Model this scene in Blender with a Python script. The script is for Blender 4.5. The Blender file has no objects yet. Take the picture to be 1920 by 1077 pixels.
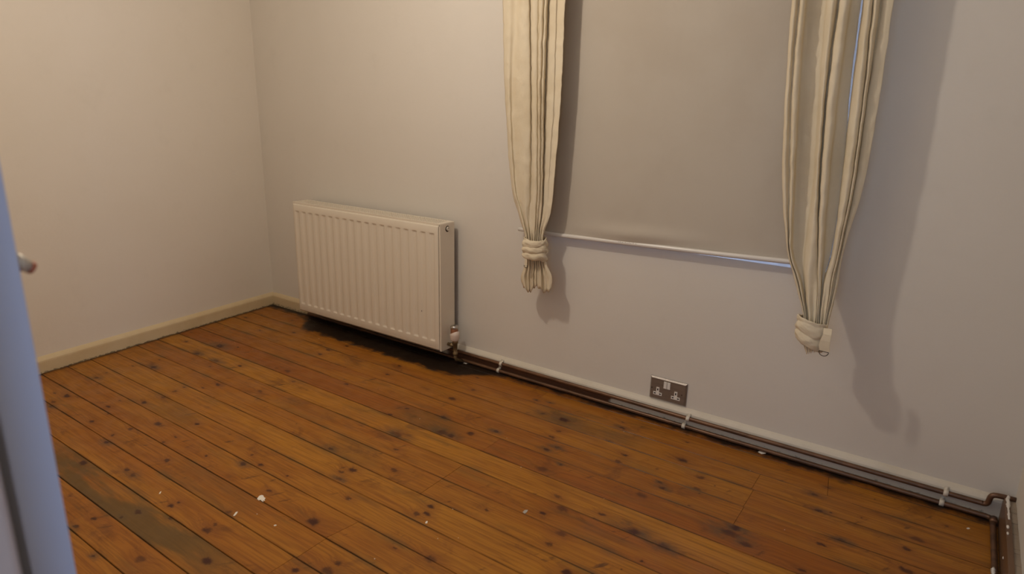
import bpy, bmesh, math, random
from mathutils import Vector, Matrix, noise

# ------------------------------------------------------------------ camera
sc = bpy.context.scene
C = sc.collection
EYE = Vector((3.2937, -2.2537, 1.1641))
RIGHT = Vector((0.818708534927963, 0.573840336120826, 0.02058162959646022))
UP = Vector((-0.16946096586970189, 0.20721548884330984, 0.9635064723342215))
FWD = Vector((0.5486340455008385 * -1, 0.792318755188949, -0.2668926268993174))
FPX = 1220.96
cam_data = bpy.data.cameras.new('camera')
cam = bpy.data.objects.new('camera', cam_data)
C.objects.link(cam)
m = Matrix((RIGHT, UP, -FWD)).transposed().to_4x4()
m.translation = EYE
cam.matrix_world = m
cam_data.sensor_width = 36.0
cam_data.lens = FPX / 1920 * 36.0
cam_data.clip_start = 0.01
cam_data.dof.use_dof = True
cam_data.dof.focus_distance = 2.6
cam_data.dof.aperture_fstop = 3.8
sc.camera = cam

# ------------------------------------------------------------------ world, lamps, exposure
w = bpy.data.worlds.new('dusk')
sc.world = w
w.use_nodes = True
bg = w.node_tree.nodes['Background']
bg.inputs[0].default_value = (0.50, 0.62, 1.0, 1)
bg.inputs[1].default_value = 4.5

def lamp(name, kind, loc, energy, color, **kw):
    l = bpy.data.lights.new(name, kind)
    l.energy = energy
    l.color = color
    for k, v in kw.items():
        setattr(l, k, v)
    o = bpy.data.objects.new(name, l)
    o.location = loc
    C.objects.link(o)
    return o

BULB = Vector((1.72, -1.24, 2.0))
lamp('bulb_light', 'POINT', BULB, 30.5, (1.0, 0.89, 0.755), shadow_soft_size=0.045)
hall = lamp('hall_cool_fill', 'AREA', (3.3, -3.36, 1.45), 10.5, (0.50, 0.70, 1.0), shape='RECTANGLE', size=1.1, size_y=1.4)  # added unseen cool fill behind the camera for the right of the room
hall.rotation_euler = (math.radians(90), 0, 0)
side = lamp('door_edge_fill', 'AREA', (4.9, -2.86, 1.3), 18, (0.50, 0.66, 1.0), shape='RECTANGLE', size=0.4, size_y=1.3)  # added unseen cool lamp aimed at the door edge
side.rotation_euler = (Vector((2.6, -2.05, 1.0)) - Vector((4.9, -2.86, 1.3))).to_track_quat('-Z', 'Y').to_euler()

sc.view_settings.view_transform = 'Standard'
sc.view_settings.look = 'None'
sc.view_settings.exposure = 0.0
sc.view_settings.gamma = 1.0
sc.view_settings.use_curve_mapping = False

# ------------------------------------------------------------------ helpers
def at(u, v, y):
    """world point on the plane y=const seen at photo position (u, v)"""
    d = RIGHT * ((u - 960) / FPX) - UP * ((v - 538.5) / FPX) + FWD
    return EYE + d * ((y - EYE.y) / d.y)

def on_floor(u, v, z=0.0):
    d = RIGHT * ((u - 960) / FPX) - UP * ((v - 538.5) / FPX) + FWD
    return EYE + d * ((z - EYE.z) / d.z)

def tag(o, label=None, cat=None, group=None, kind=None):
    if label: o['label'] = label
    if cat: o['category'] = cat
    if group: o['group'] = group
    if kind: o['kind'] = kind
    return o

def empty(name, loc=(0, 0, 0)):
    o = bpy.data.objects.new(name, None)
    o.empty_display_size = 0.05
    o.location = loc
    C.objects.link(o)
    return o

def obj(name, bm, mat, parent=None, smooth=False):
    """link a bmesh in world coordinates as one mesh object, keeping world placement under its parent"""
    me = bpy.data.meshes.new(name)
    bm.normal_update()
    bm.to_mesh(me)
    bm.free()
    for mm in (mat if isinstance(mat, (list, tuple)) else [mat]):
        me.materials.append(mm)
    if smooth:
        for p in me.polygons:
            p.use_smooth = True
    o = bpy.data.objects.new(name, me)
    C.objects.link(o)
    if parent is not None:
        o.parent = parent
        o.matrix_parent_inverse = Matrix.Translation(-parent.location)   # meshes sit at the world origin, empties at their base
    return o

def box(bm, x0, x1, y0, y1, z0, z1, bev=0.0, seg=2):
    vs = [bm.verts.new((x, y, z)) for z in (z0, z1) for y in (y0, y1) for x in (x0, x1)]
    fs = [(0, 2, 3, 1), (4, 5, 7, 6), (0, 1, 5, 4), (2, 6, 7, 3), (0, 4, 6, 2), (1, 3, 7, 5)]
    faces = [bm.faces.new([vs[i] for i in f]) for f in fs]
    if bev:
        es = list({e for f in faces for e in f.edges})
        bmesh.ops.bevel(bm, geom=es, offset=bev, segments=seg, profile=0.6, affect='EDGES')
    return vs

def prism(bm, pts, z0, z1):
    a = [bm.verts.new((x, y, z0)) for x, y in pts]
    b = [bm.verts.new((x, y, z1)) for x, y in pts]
    n = len(pts)
    bm.faces.new(a[::-1]); bm.faces.new(b)
    for i in range(n):
        j = (i + 1) % n
        bm.faces.new((a[i], a[j], b[j], b[i]))

def extrude_profile(bm, prof, p0, p1, side):
    """prof: list of (offset along side, z); swept straight from p0 to p1 on the floor"""
    p0 = Vector(p0); p1 = Vector(p1); side = Vector(side)
    a = [bm.verts.new(p0 + side * s + Vector((0, 0, z))) for s, z in prof]
    b = [bm.verts.new(p1 + side * s + Vector((0, 0, z))) for s, z in prof]
    n = len(prof)
    for i in range(n):
        j = (i + 1) % n
        bm.faces.new((a[i], a[j], b[j], b[i]))
    bm.faces.new(a[::-1]); bm.faces.new(b)
    bmesh.ops.recalc_face_normals(bm, faces=bm.faces)

def fillet(pts, r, n=6):
    pts = [Vector(p) for p in pts]
    out = [pts[0]]
    for i in range(1, len(pts) - 1):
        a, b, c = pts[i - 1], pts[i], pts[i + 1]
        d1 = (a - b); d2 = (c - b)
        rr = min(r, d1.length * 0.49, d2.length * 0.49)
        s = b + d1.normalized() * rr; e = b + d2.normalized() * rr
        for k in range(n + 1):
            t = k / n
            out.append(s * (1 - t) ** 2 + b * 2 * t * (1 - t) + e * t * t)
    out.append(pts[-1])
    return out

def tube(bm, pts, r, seg=14, closed=False):
    pts = [Vector(p) for p in pts]
    n = len(pts)
    rs = r if isinstance(r, (list, tuple)) else [r] * n
    t0 = (pts[1] - pts[0]).normalized()
    nrm = t0.orthogonal().normalized()
    rings = []
    for i in range(n):
        if closed:
            t = (pts[(i + 1) % n] - pts[i - 1]).normalized()
        elif i == 0: t = t0
        elif i == n - 1: t = (pts[-1] - pts[-2]).normalized()
        else: t = (pts[i + 1] - pts[i - 1]).normalized()
        nrm = (nrm - t * nrm.dot(t)).normalized()
        bn = t.cross(nrm)
        rings.append([bm.verts.new(pts[i] + (nrm * math.cos(a) + bn * math.sin(a)) * rs[i])
                      for a in [2 * math.pi * k / seg for k in range(seg)]])
    m_ = n if closed else n - 1
    for i in range(m_):
        A, B = rings[i], rings[(i + 1) % n]
        for k in range(seg):
            l = (k + 1) % seg
            bm.faces.new((A[k], A[l], B[l], B[k]))
    if not closed:
        bm.faces.new(rings[0][::-1]); bm.faces.new(rings[-1])

def lathe(bm, prof, base, axis=(0, 0, 1), seg=24):
    """prof: list of (radius, height along axis)"""
    axis = Vector(axis).normalized(); base = Vector(base)
    u = axis.orthogonal().normalized(); v = axis.cross(u)
    rings = []
    for r, h in prof:
        r = max(r, 1e-5)
        rings.append([bm.verts.new(base + axis * h + (u * math.cos(a) + v * math.sin(a)) * r)
                      for a in [2 * math.pi * k / seg for k in range(seg)]])
    for A, B in zip(rings, rings[1:]):
        for k in range(seg):
            l = (k + 1) % seg
            bm.faces.new((A[k], A[l], B[l], B[k]))
    bm.faces.new(rings[0][::-1]); bm.faces.new(rings[-1])
    bmesh.ops.recalc_face_normals(bm, faces=bm.faces)

# ------------------------------------------------------------------ materials
def mat(name, color, rough=0.5, metal=0.0, spec=0.5):
    mt = bpy.data.materials.new(name)
    mt.use_nodes = True
    b = mt.node_tree.nodes['Principled BSDF']
    b.inputs['Base Color'].default_value = (*color, 1)
    b.inputs['Roughness'].default_value = rough
    b.inputs['Metallic'].default_value = metal
    b.inputs['Specular IOR Level'].default_value = spec
    return mt

class G:
    """small node-graph helper"""
    def __init__(s, mt):
        s.nt = mt.node_tree; s.N = s.nt.nodes; s.L = s.nt.links
        s.bsdf = s.N['Principled BSDF']
    def put(s, sock, v):
        if hasattr(v, 'is_linked') or isinstance(v, bpy.types.NodeSocket):
            s.L.new(v, sock)
        else:
            sock.default_value = v
    def math(s, op, a, b=None, c=None, clamp=False):
        n = s.N.new('ShaderNodeMath'); n.operation = op; n.use_clamp = clamp
        s.put(n.inputs[0], a)
        if b is not None: s.put(n.inputs[1], b)
        if c is not None: s.put(n.inputs[2], c)
        return n.outputs[0]
    def vmath(s, op, a, b=None):
        n = s.N.new('ShaderNodeVectorMath'); n.operation = op
        s.put(n.inputs[0], a)
        if b is not None: s.put(n.inputs[1], b)
        return n.outputs['Value'] if op in ('LENGTH', 'DOT_PRODUCT', 'DISTANCE') else n.outputs[0]
    def ramp(s, v, lo, hi, a=0.0, b=1.0, smooth=True):
        n = s.N.new('ShaderNodeMapRange')
        n.interpolation_type = 'SMOOTHSTEP' if smooth else 'LINEAR'
        s.put(n.inputs[0], v)
        n.inputs[1].default_value = lo; n.inputs[2].default_value = hi
        n.inputs[3].default_value = a; n.inputs[4].default_value = b
        return n.outputs[0]
    def pos(s):
        return s.N.new('ShaderNodeTexCoord').outputs['Object']
    def scale(s, v, f):
        return s.vmath('MULTIPLY', v, f)
    def noise(s, vec, scale, detail=3, rough=0.5, dist=0.0):
        n = s.N.new('ShaderNodeTexNoise')
        s.put(n.inputs['Vector'], vec)
        n.inputs['Scale'].default_value = scale
        n.inputs['Detail'].default_value = detail
        n.inputs['Roughness'].default_value = rough
        n.inputs['Distortion'].default_value = dist
        return n.outputs[0]
    def sep(s, v):
        n = s.N.new('ShaderNodeSeparateXYZ'); s.put(n.inputs[0], v); return n.outputs
    def mix(s, f, a, b, mode='MIX'):
        n = s.N.new('ShaderNodeMix'); n.data_type = 'RGBA'; n.blend_type = mode
        s.put(n.inputs[0], f)
        s.put(n.inputs[6], a if not isinstance(a, tuple) else (*a, 1)[:4])
        s.put(n.inputs[7], b if not isinstance(b, tuple) else (*b, 1)[:4])
        return n.outputs[2]
    def bump(s, h, strength=0.2, dist=0.002):
        n = s.N.new('ShaderNodeBump')
        n.inputs['Strength'].default_value = strength
        n.inputs['Distance'].default_value = dist
        s.put(n.inputs['Height'], h)
        s.L.new(n.outputs[0], s.bsdf.inputs['Normal'])
    def color(s, c):
        s.L.new(c, s.bsdf.inputs['Base Color'])

def wall_mat(name, base, dark):
    mt = mat(name, base, 0.55, spec=0.25)
    g = G(mt); p = g.pos()
    n1 = g.noise(p, 1.3, 4, 0.6)
    n2 = g.noise(p, 9.0, 4, 0.6)
    f = g.ramp(n1, 0.35, 0.75, 0, 0.55)
    c = g.mix(f, base, dark)
    f2 = g.ramp(n2, 0.55, 0.8, 0, 0.18)
    c = g.mix(f2, c, tuple(x * 0.85 for x in dark))
    g.color(c)
    nb = g.noise(p, 28.0, 5, 0.65)
    nb2 = g.noise(p, 5.0, 2, 0.5)
    g.bump(g.math('ADD', nb, g.math('MULTIPLY', nb2, 3.0)), 0.25, 0.003)
    return mt

M_wall = wall_mat('cream_emulsion', (0.78, 0.715, 0.63), (0.75, 0.68, 0.58))
M_wall_r = wall_mat('off_white_emulsion', (0.72, 0.67, 0.60), (0.68, 0.63, 0.555))
M_ceiling = wall_mat('ceiling_white', (0.8, 0.78, 0.74), (0.76, 0.74, 0.7))

def gloss_mat(name, base, worn, dirt_top=0.014, dirt=0.7, cream_until=None):
    mt = mat(name, base, 0.38, spec=0.4)
    g = G(mt); p = g.pos()
    n = g.noise(p, 7.0, 4, 0.65)
    c = g.mix(g.ramp(n, 0.4, 0.75, 0, 0.7), base, worn)
    z = g.sep(p)[2]
    if cream_until is not None:       # older cream paint on the run that ends behind the radiator
        c = g.mix(g.ramp(g.sep(p)[0], cream_until - 0.05, cream_until + 0.05, 1, 0), c, (0.62, 0.49, 0.30))
    nd = g.noise(g.scale(p, (1, 1, 2.0)), 60.0, 4, 0.7)
    low = g.ramp(z, 0.0, dirt_top, 1.0, 0.0)
    if cream_until is not None:       # bare brown patch low on the board between the radiator and the socket
        px_ = g.math('ADD', g.sep(p)[0], g.math('MULTIPLY', g.noise(p, 14.0, 3, 0.6), 0.10))
        pz_ = g.math('ADD', z, g.math('MULTIPLY', g.noise(p, 30.0, 3, 0.6), 0.012))
        br_ = g.math('MULTIPLY', g.ramp(px_, 2.29, 2.31, 1, 0), g.ramp(pz_, 0.044, 0.047, 1, 0))
        br_ = g.math('MULTIPLY', br_, g.ramp(px_, 1.4, 1.45, 0, 1))
        c = g.mix(br_, c, (0.11, 0.05, 0.028))
    d = g.ramp(g.math('ADD', nd, g.math('MULTIPLY', low, 0.35)), 0.74, 0.82, 0, dirt)
    c = g.mix(d, c, (0.05, 0.035, 0.02))
    g.color(c)
    g.bump(g.noise(p, 45.0, 3, 0.6), 0.2, 0.002)
    return mt

M_skirt_l = gloss_mat('cream_gloss', (0.66, 0.53, 0.33), (0.60, 0.46, 0.26))
M_skirt_b = gloss_mat('white_gloss', (0.66, 0.60, 0.50), (0.58, 0.52, 0.42), 0.03, 0.5, 0.9)
M_skirt_r = gloss_mat('brown_board', (0.16, 0.09, 0.05), (0.11, 0.06, 0.035), 0.03, 0.5)
M_plaster = gloss_mat('crumbled_plaster', (0.34, 0.27, 0.2), (0.2, 0.15, 0.1), 0.12, 0.9)
M_white = mat('white_enamel', (0.76, 0.68, 0.56), 0.34, spec=0.4)
M_rad_in = mat('radiator_inside', (0.35, 0.31, 0.26), 0.6)
M_plastic = mat('white_plastic', (0.66, 0.6, 0.5), 0.4)
M_plastic_w = mat('socket_white', (0.78, 0.74, 0.68), 0.35)
M_rose = mat('rose_white_plastic', (0.72, 0.60, 0.52), 0.4)
M_black = mat('black_recess', (0.01, 0.008, 0.006), 0.8)
M_chrome = mat('dull_chrome', (0.55, 0.53, 0.5), 0.28, 1.0)
M_darkmetal = mat('dark_bronze', (0.05, 0.035, 0.025), 0.35, 0.8)
M_door_tint = mat('door_cool_light_tint', (0.44, 0.50, 0.64), 0.5, spec=0.3)  # cool hall light on the door is tinted into this paint
M_lining = mat('dimmed_lining_paint', (0.40, 0.32, 0.28), 0.6, spec=0.2)  # dulled colour stands in for the weaker light on the lining
M_frame = mat('window_paint', (0.75, 0.75, 0.74), 0.4)
M_bar = mat('white_bar', (0.72, 0.68, 0.63), 0.25, spec=0.6)
M_gap = mat('dark_underfloor', (0.02, 0.012, 0.006), 0.9)

def metal_noise(name, a, b, rough, metal, scale, stretch=(1, 1, 1)):
    mt = mat(name, a, rough, metal)
    g = G(mt); p = g.pos()
    n = g.noise(g.scale(p, stretch), scale, 4, 0.65)
    g.color(g.mix(g.ramp(n, 0.4, 0.65), a, b))
    g.bump(n, 0.15, 0.001)
    return mt
M_copper = metal_noise('painted_brown_copper', (0.17, 0.085, 0.045), (0.095, 0.05, 0.028), 0.38, 0.35, 30, (0.3, 1, 1))
M_brass = metal_noise('old_brass', (0.30, 0.22, 0.12), (0.2, 0.14, 0.07), 0.45, 0.7, 60)
M_copper_bright = metal_noise('copper_band', (0.42, 0.20, 0.11), (0.3, 0.13, 0.07), 0.4, 0.6, 60)
M_steel = metal_noise('brushed_steel', (0.27, 0.225, 0.185), (0.24, 0.2, 0.165), 0.42, 0.55, 90, (0.1, 1, 1))
M_steel_lit = metal_noise('painted_edge_highlight', (0.5, 0.45, 0.4), (0.42, 0.37, 0.34), 0.5, 0.5, 90)  # paler steel, paints a highlight along the socket plate's top bevel

def cloth_mat():
    mt = mat('cream_cotton', (0.80, 0.68, 0.47), 0.85, spec=0.1)
    g = G(mt); p = g.pos()
    n = g.noise(p, 6.0, 4, 0.6)
    g.color(g.mix(g.ramp(n, 0.35, 0.7), (0.90, 0.80, 0.61), (0.85, 0.74, 0.54)))
    wv = g.noise(g.scale(p, (1, 1, 0.35)), 380.0, 2, 0.5)
    cr = g.noise(g.scale(p, (1.0, 1.0, 1.4)), 26.0, 4, 0.62)
    g.bump(g.math('ADD', g.math('MULTIPLY', wv, 0.12), cr), 0.35, 0.006)
    tr = g.N.new('ShaderNodeBsdfTranslucent'); tr.inputs[0].default_value = (0.75, 0.6, 0.38, 1)
    mx = g.N.new('ShaderNodeMixShader'); mx.inputs[0].default_value = 0.22
    out = g.N['Material Output']
    g.L.new(g.bsdf.outputs[0], mx.inputs[1]); g.L.new(tr.outputs[0], mx.inputs[2])
    g.L.new(mx.outputs[0], out.inputs[0])
    return mt
M_cloth = cloth_mat()

def blind_mat():
    mt = mat('blind_fabric', (0.56, 0.49, 0.40), 0.7, spec=0.2)
    g = G(mt); p = g.pos()
    n = g.noise(p, 2.5, 4, 0.6)
    c = g.mix(g.ramp(n, 0.4, 0.7, 0, 0.8), (0.53, 0.47, 0.39), (0.49, 0.425, 0.345))
    g.color(c)
    wv = g.noise(p, 500.0, 2, 0.5)
    g.bump(g.math('ADD', g.math('MULTIPLY', wv, 0.3), g.noise(p, 6.0, 2, 0.5)), 0.15, 0.003)
    return mt
M_blind = blind_mat()

NK = 11
def floor_mat():
    """varnished knotty pine; every board carries its own knot positions as object properties"""
    mt = mat('varnished_pine', (0.4, 0.17, 0.03), 0.36, spec=0.28)
    g = G(mt)
    geo = g.N.new('ShaderNodeNewGeometry').outputs['Position']
    xyz = g.sep(geo)
    comb = g.N.new('ShaderNodeCombineXYZ')
    g.L.new(xyz[0], comb.inputs[0]); g.L.new(xyz[1], comb.inputs[1])
    flat = comb.outputs[0]
    wob = g.noise(flat, 45.0, 3, 0.6)
    wobv = g.N.new('ShaderNodeCombineXYZ')
    wb = g.math('MULTIPLY', g.math('SUBTRACT', wob, 0.5), 0.035)
    g.L.new(wb, wobv.inputs[0]); g.L.new(g.math('MULTIPLY', wb, -0.6), wobv.inputs[1])
    flatw = g.vmath('ADD', flat, wobv.outputs[0])
    core = halo = disp = gray = None
    for i in range(NK):
        a = g.N.new('ShaderNodeAttribute'); a.attribute_type = 'OBJECT'; a.attribute_name = 'knot_%02d' % i
        s = g.sep(a.outputs['Vector'])
        kxy = g.scale(a.outputs['Vector'], (1, 1, 0))
        d = g.vmath('SUBTRACT', flatw, kxy)
        size = g.math('ABSOLUTE', s[2])
        r = g.math('DIVIDE', g.vmath('LENGTH', g.scale(d, (0.66, 1, 1))), size)
        r2 = g.math('DIVIDE', g.vmath('LENGTH', g.scale(d, (0.5, 1, 1))), size)
        c_ = g.ramp(r, 0.35, 1.05, 1, 0)
        h_ = g.ramp(r2, 0.3, 2.9, 1, 0)
        dd = g.math('MULTIPLY', h_, size)
        gr = g.math('MULTIPLY', h_, g.math('LESS_THAN', s[2], 0.0))
        if core is None: core, halo, disp, gray = c_, h_, dd, gr
        else:
            core = g.math('MAXIMUM', core, c_); halo = g.math('MAXIMUM', halo, h_)
            disp = g.math('ADD', disp, dd); gray = g.math('MAXIMUM', gray, gr)
    ta = g.N.new('ShaderNodeAttribute'); ta.attribute_type = 'OBJECT'; ta.attribute_name = 'tone'
    tone = g.sep(ta.outputs['Vector'])          # x: light/dark, y: red/yellow, z: seed
    # grain runs along x; knots push the rings aside
    gc = g.N.new('ShaderNodeCombineXYZ')
    g.L.new(g.math('MULTIPLY', xyz[0], 0.9), gc.inputs[0])
    g.L.new(g.math('MULTIPLY', g.math('ADD', xyz[1], g.math('MULTIPLY', disp, 1.1)), 22.0), gc.inputs[1])
    g.L.new(tone[2], gc.inputs[2])
    ring = g.noise(gc.outputs[0], 1.6, 3, 0.55, 0.4)
    bands = g.math('PINGPONG', g.math('MULTIPLY', ring, 7.0), 0.5)
    grain = g.ramp(bands, 0.05, 0.5)
    fc = g.N.new('ShaderNodeCombineXYZ')
    g.L.new(g.math('MULTIPLY', xyz[0], 3.0), fc.inputs[0])
    g.L.new(g.math('MULTIPLY', xyz[1], 110.0), fc.inputs[1])
    g.L.new(tone[2], fc.inputs[2])
    fine = g.noise(fc.outputs[0], 1.6, 3, 0.6)
    bc = g.N.new('ShaderNodeCombineXYZ')
    g.L.new(g.math('MULTIPLY', xyz[0], 1.3), bc.inputs[0])
    g.L.new(g.math('MULTIPLY', xyz[1], 7.0), bc.inputs[1])
    g.L.new(tone[2], bc.inputs[2])
    blot = g.noise(bc.outputs[0], 1.5, 3, 0.55)
    yellow = (0.42, 0.175, 0.017); orange = (0.30, 0.094, 0.010); dark = (0.125, 0.034, 0.005)
    base = g.mix(g.math('ADD', tone[1], g.ramp(blot, 0.3, 0.7, -0.25, 0.25), clamp=True), orange, yellow)
    base = g.mix(g.math('MULTIPLY', grain, 0.34), base, dark)
    base = g.mix(g.ramp(fine, 0.45, 0.75, 0, 0.45), base, dark)
    base = g.mix(g.math('MULTIPLY', halo, 0.5), base, (0.20, 0.065, 0.012))
    base = g.mix(g.math('MULTIPLY', g.math('MULTIPLY', gray, g.ramp(fine, 0.2, 0.6, 0.2, 1.0)), g.ramp(g.noise(flat, 26.0, 3, 0.6), 0.35, 0.6, 0.25, 0.85)), base, (0.085, 0.055, 0.028))
    # smoky brown patches and short oblique streaks
    cl1 = g.noise(g.vmath('ADD', g.scale(flat, (1.0, 1.8, 1)), g.scale(ta.outputs['Vector'], (0, 0, 1))), 6.0, 5, 0.68, 0.6)
    base = g.mix(g.ramp(cl1, 0.54, 0.72, 0, 0.62), base, (0.13, 0.042, 0.008))
    sk = g.N.new('ShaderNodeCombineXYZ')
    g.L.new(g.math('MULTIPLY', g.math('ADD', xyz[0], g.math('MULTIPLY', xyz[1], -0.6)), 26.0), sk.inputs[0])
    g.L.new(g.math('MULTIPLY', g.math('ADD', xyz[1], g.math('MULTIPLY', xyz[0], 0.5)), 6.0), sk.inputs[1])
    g.L.new(tone[2], sk.inputs[2])
    st2 = g.noise(sk.outputs[0], 1.3, 4, 0.65)
    base = g.mix(g.math('MULTIPLY', g.ramp(st2, 0.60, 0.72, 0, 0.8), g.ramp(cl1, 0.44, 0.58, 0, 1)), base, (0.07, 0.025, 0.008))
    # greenish-grey mould stains, patchy, along the boards
    sc_ = g.N.new('ShaderNodeCombineXYZ')
    g.L.new(g.math('MULTIPLY', xyz[0], 1.0), sc_.inputs[0])
    g.L.new(g.math('MULTIPLY', xyz[1], 6.0), sc_.inputs[1])
    g.L.new(tone[2], sc_.inputs[2])
    st = g.noise(sc_.outputs[0], 3.2, 4, 0.6)
    sa = g.N.new('ShaderNodeAttribute'); sa.attribute_type = 'OBJECT'; sa.attribute_name = 'stain'
    stf = g.math('MULTIPLY', g.ramp(st, 0.55, 0.72, 0, 1), 0.35)
    # one marked stain per board: centre x, half length, strength
    sv = g.sep(sa.outputs['Vector'])
    near = g.ramp(g.math('DIVIDE', g.math('ABSOLUTE', g.math('SUBTRACT', xyz[0], sv[0])), sv[1]), 0.4, 1.0, 1, 0)
    stm = g.math('MULTIPLY', g.math('MULTIPLY', near, sv[2]), g.ramp(st, 0.33, 0.55, 0.15, 1))
    base = g.mix(g.math('MAXIMUM', stf, stm), base, (0.105, 0.062, 0.018))
    base = g.mix(g.math('MULTIPLY', core, g.ramp(g.noise(flat, 9.0, 2, 0.5), 0.35, 0.6, 0.6, 0.95)), base, (0.045, 0.010, 0.005))
    # dirt packed along the board edges
    ea = g.N.new('ShaderNodeAttribute'); ea.attribute_type = 'OBJECT'; ea.attribute_name = 'edge_lines'
    ev = g.sep(ea.outputs['Vector'])
    de = g.math('MINIMUM', g.math('ABSOLUTE', g.math('SUBTRACT', xyz[1], ev[0])), g.math('ABSOLUTE', g.math('SUBTRACT', xyz[1], ev[1])))
    along = g.noise(g.scale(flat, (1, 0.2, 1)), 4.0, 3, 0.6)
    base = g.mix(g.math('MULTIPLY', g.ramp(de, 0.001, 0.0045, 1, 0), g.ramp(along, 0.35, 0.62, 0.15, 0.85)), base, (0.05, 0.018, 0.004))
    base = g.mix(g.math('MULTIPLY', g.ramp(de, 0.004, 0.022, 1, 0), g.ramp(along, 0.52, 0.7, 0, 0.55)), base, (0.12, 0.07, 0.022))
    # nail marks and specks
    v = g.N.new('ShaderNodeTexVoronoi'); v.inputs['Scale'].default_value = 6.5
    g.L.new(flat, v.inputs['Vector'])
    base = g.mix(g.ramp(v.outputs['Distance'], 0.018, 0.03, 0.75, 0), base, (0.06, 0.018, 0.008))
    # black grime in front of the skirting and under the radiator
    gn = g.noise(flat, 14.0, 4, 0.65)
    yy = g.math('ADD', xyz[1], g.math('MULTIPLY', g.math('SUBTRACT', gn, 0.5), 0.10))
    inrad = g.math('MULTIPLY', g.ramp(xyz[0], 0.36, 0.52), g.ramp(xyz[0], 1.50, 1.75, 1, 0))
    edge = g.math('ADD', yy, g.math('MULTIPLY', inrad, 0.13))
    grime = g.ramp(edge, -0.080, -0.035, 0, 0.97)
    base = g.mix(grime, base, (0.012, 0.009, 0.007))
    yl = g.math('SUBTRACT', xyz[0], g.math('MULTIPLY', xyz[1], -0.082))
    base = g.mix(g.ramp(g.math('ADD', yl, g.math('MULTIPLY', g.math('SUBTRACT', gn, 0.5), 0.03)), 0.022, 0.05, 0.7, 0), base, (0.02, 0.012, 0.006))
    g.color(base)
    hsum = g.math('ADD', g.math('MULTIPLY', fine, 0.5), g.math('MULTIPLY', g.noise(flat, 5.0, 2, 0.5), 2.0))
    g.bump(hsum, 0.12, 0.002)
    rn = g.noise(flat, 12.0, 3, 0.6)
    g.L.new(g.ramp(rn, 0.3, 0.7, 0.34, 0.5), g.bsdf.inputs['Roughness'])
    return mt
M_floor = floor_mat()

# ------------------------------------------------------------------ room shell
XR = 3.562      # face of the right wall
YF = -2.14      # room face of the front wall
YW = -2.26      # hall face of the front wall
CEIL = 2.42
SL = 0.082      # the left wall runs slightly out of square
def xl(y): return SL * -y

WX0, WX1, WZ0, WZ1 = 1.86, 2.985, 0.669, 2.06
bm = bmesh.new()
for b in ((-0.2, WX0, 0, CEIL), (WX1, XR + 0.2, 0, CEIL), (WX0, WX1, 0, WZ0), (WX0, WX1, WZ1, CEIL)):
    box(bm, b[0], b[1], 0.0, 0.26, b[2], b[3])
bmesh.ops.remove_doubles(bm, verts=bm.verts, dist=1e-5)
tag(obj('wall_back', bm, M_wall_r), 'off-white painted wall with the window opening behind the blind', kind='structure')
bm = bmesh.new()
prism(bm, [(xl(0), 0), (-0.2, 0), (-0.2, YF), (xl(YF), YF)], 0, CEIL)
bmesh.ops.recalc_face_normals(bm, faces=bm.faces)
tag(obj('wall_left', bm, M_wall), 'plain cream painted wall left of the radiator', kind='structure')
bm = bmesh.new()
box(bm, XR, XR + 0.2, YF, 0.0, 0, CEIL)
tag(obj('wall_right', bm, M_wall_r), 'cream wall at the right edge of the photo beside the pipe corner', kind='structure')
bm = bmesh.new()
DX0, DX1 = 2.812, 3.53
for b in ((-0.2, DX0 - 0.03, 0, CEIL), (DX1 + 0.03, XR + 0.2, 0, CEIL), (DX0 - 0.03, DX1 + 0.03, 2.03, CEIL)):
    box(bm, b[0], b[1], YW, YF, b[2], b[3])
tag(obj('wall_front', bm, M_wall), 'wall with the doorway the photo is taken through', kind='structure')
bm = bmesh.new()
box(bm, -0.2, XR + 0.2, YW, 0.26, CEIL, CEIL + 0.1)
tag(obj('ceiling', bm, M_ceiling), 'white ceiling', kind='structure')
# hall behind the camera
bm = bmesh.new()
box(bm, 1.9, 5.2, -3.5, -3.4, -0.03, CEIL); box(bm, 1.8, 1.9, -3.5, YW, -0.03, CEIL); box(bm, 5.1, 5.2, -3.4, YW, -0.03, CEIL)
box(bm, XR + 0.2, 5.2, YW, YW + 0.1, -0.03, CEIL); box(bm, 1.8, 5.2, -3.5, YW, CEIL, CEIL + 0.1)
tag(obj('wall_hall', bm, M_wall), 'hall walls behind the doorway', kind='structure')
bm = bmesh.new()
box(bm, 1.8, 5.2, -3.5, YW, -0.05, 0.0)
tag(obj('floor_hall', bm, M_floor), 'hall floor behind the doorway', kind='structure')

# door lining (soft, close to the camera on the left)
bm = bmesh.new()
box(bm, DX0 - 0.03, DX0, YW - 0.01, YF + 0.006, 0.0, 2.03, 0.004)
tag(obj('trim_1', bm, M_lining), 'painted door lining at the far left edge, close and out of focus', kind='structure')
bm = bmesh.new()
box(bm, DX1, DX1 + 0.03, YW - 0.01, YF + 0.006, 0.0, 2.03, 0.004)
tag(obj('trim_2', bm, M_lining), 'painted door lining right of the doorway', kind='structure')

# floor: dark bed with individually laid boards
bm = bmesh.new()
prism(bm, [(xl(0), 0.0), (xl(YW), YW), (XR, YW), (XR, 0.0)], -0.05, -0.022)
bmesh.ops.recalc_face_normals(bm, faces=bm.faces)
floor = obj('floor', bm, M_gap)
tag(floor, 'varnished orange pine floorboards with dark knots', kind='structure')

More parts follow.
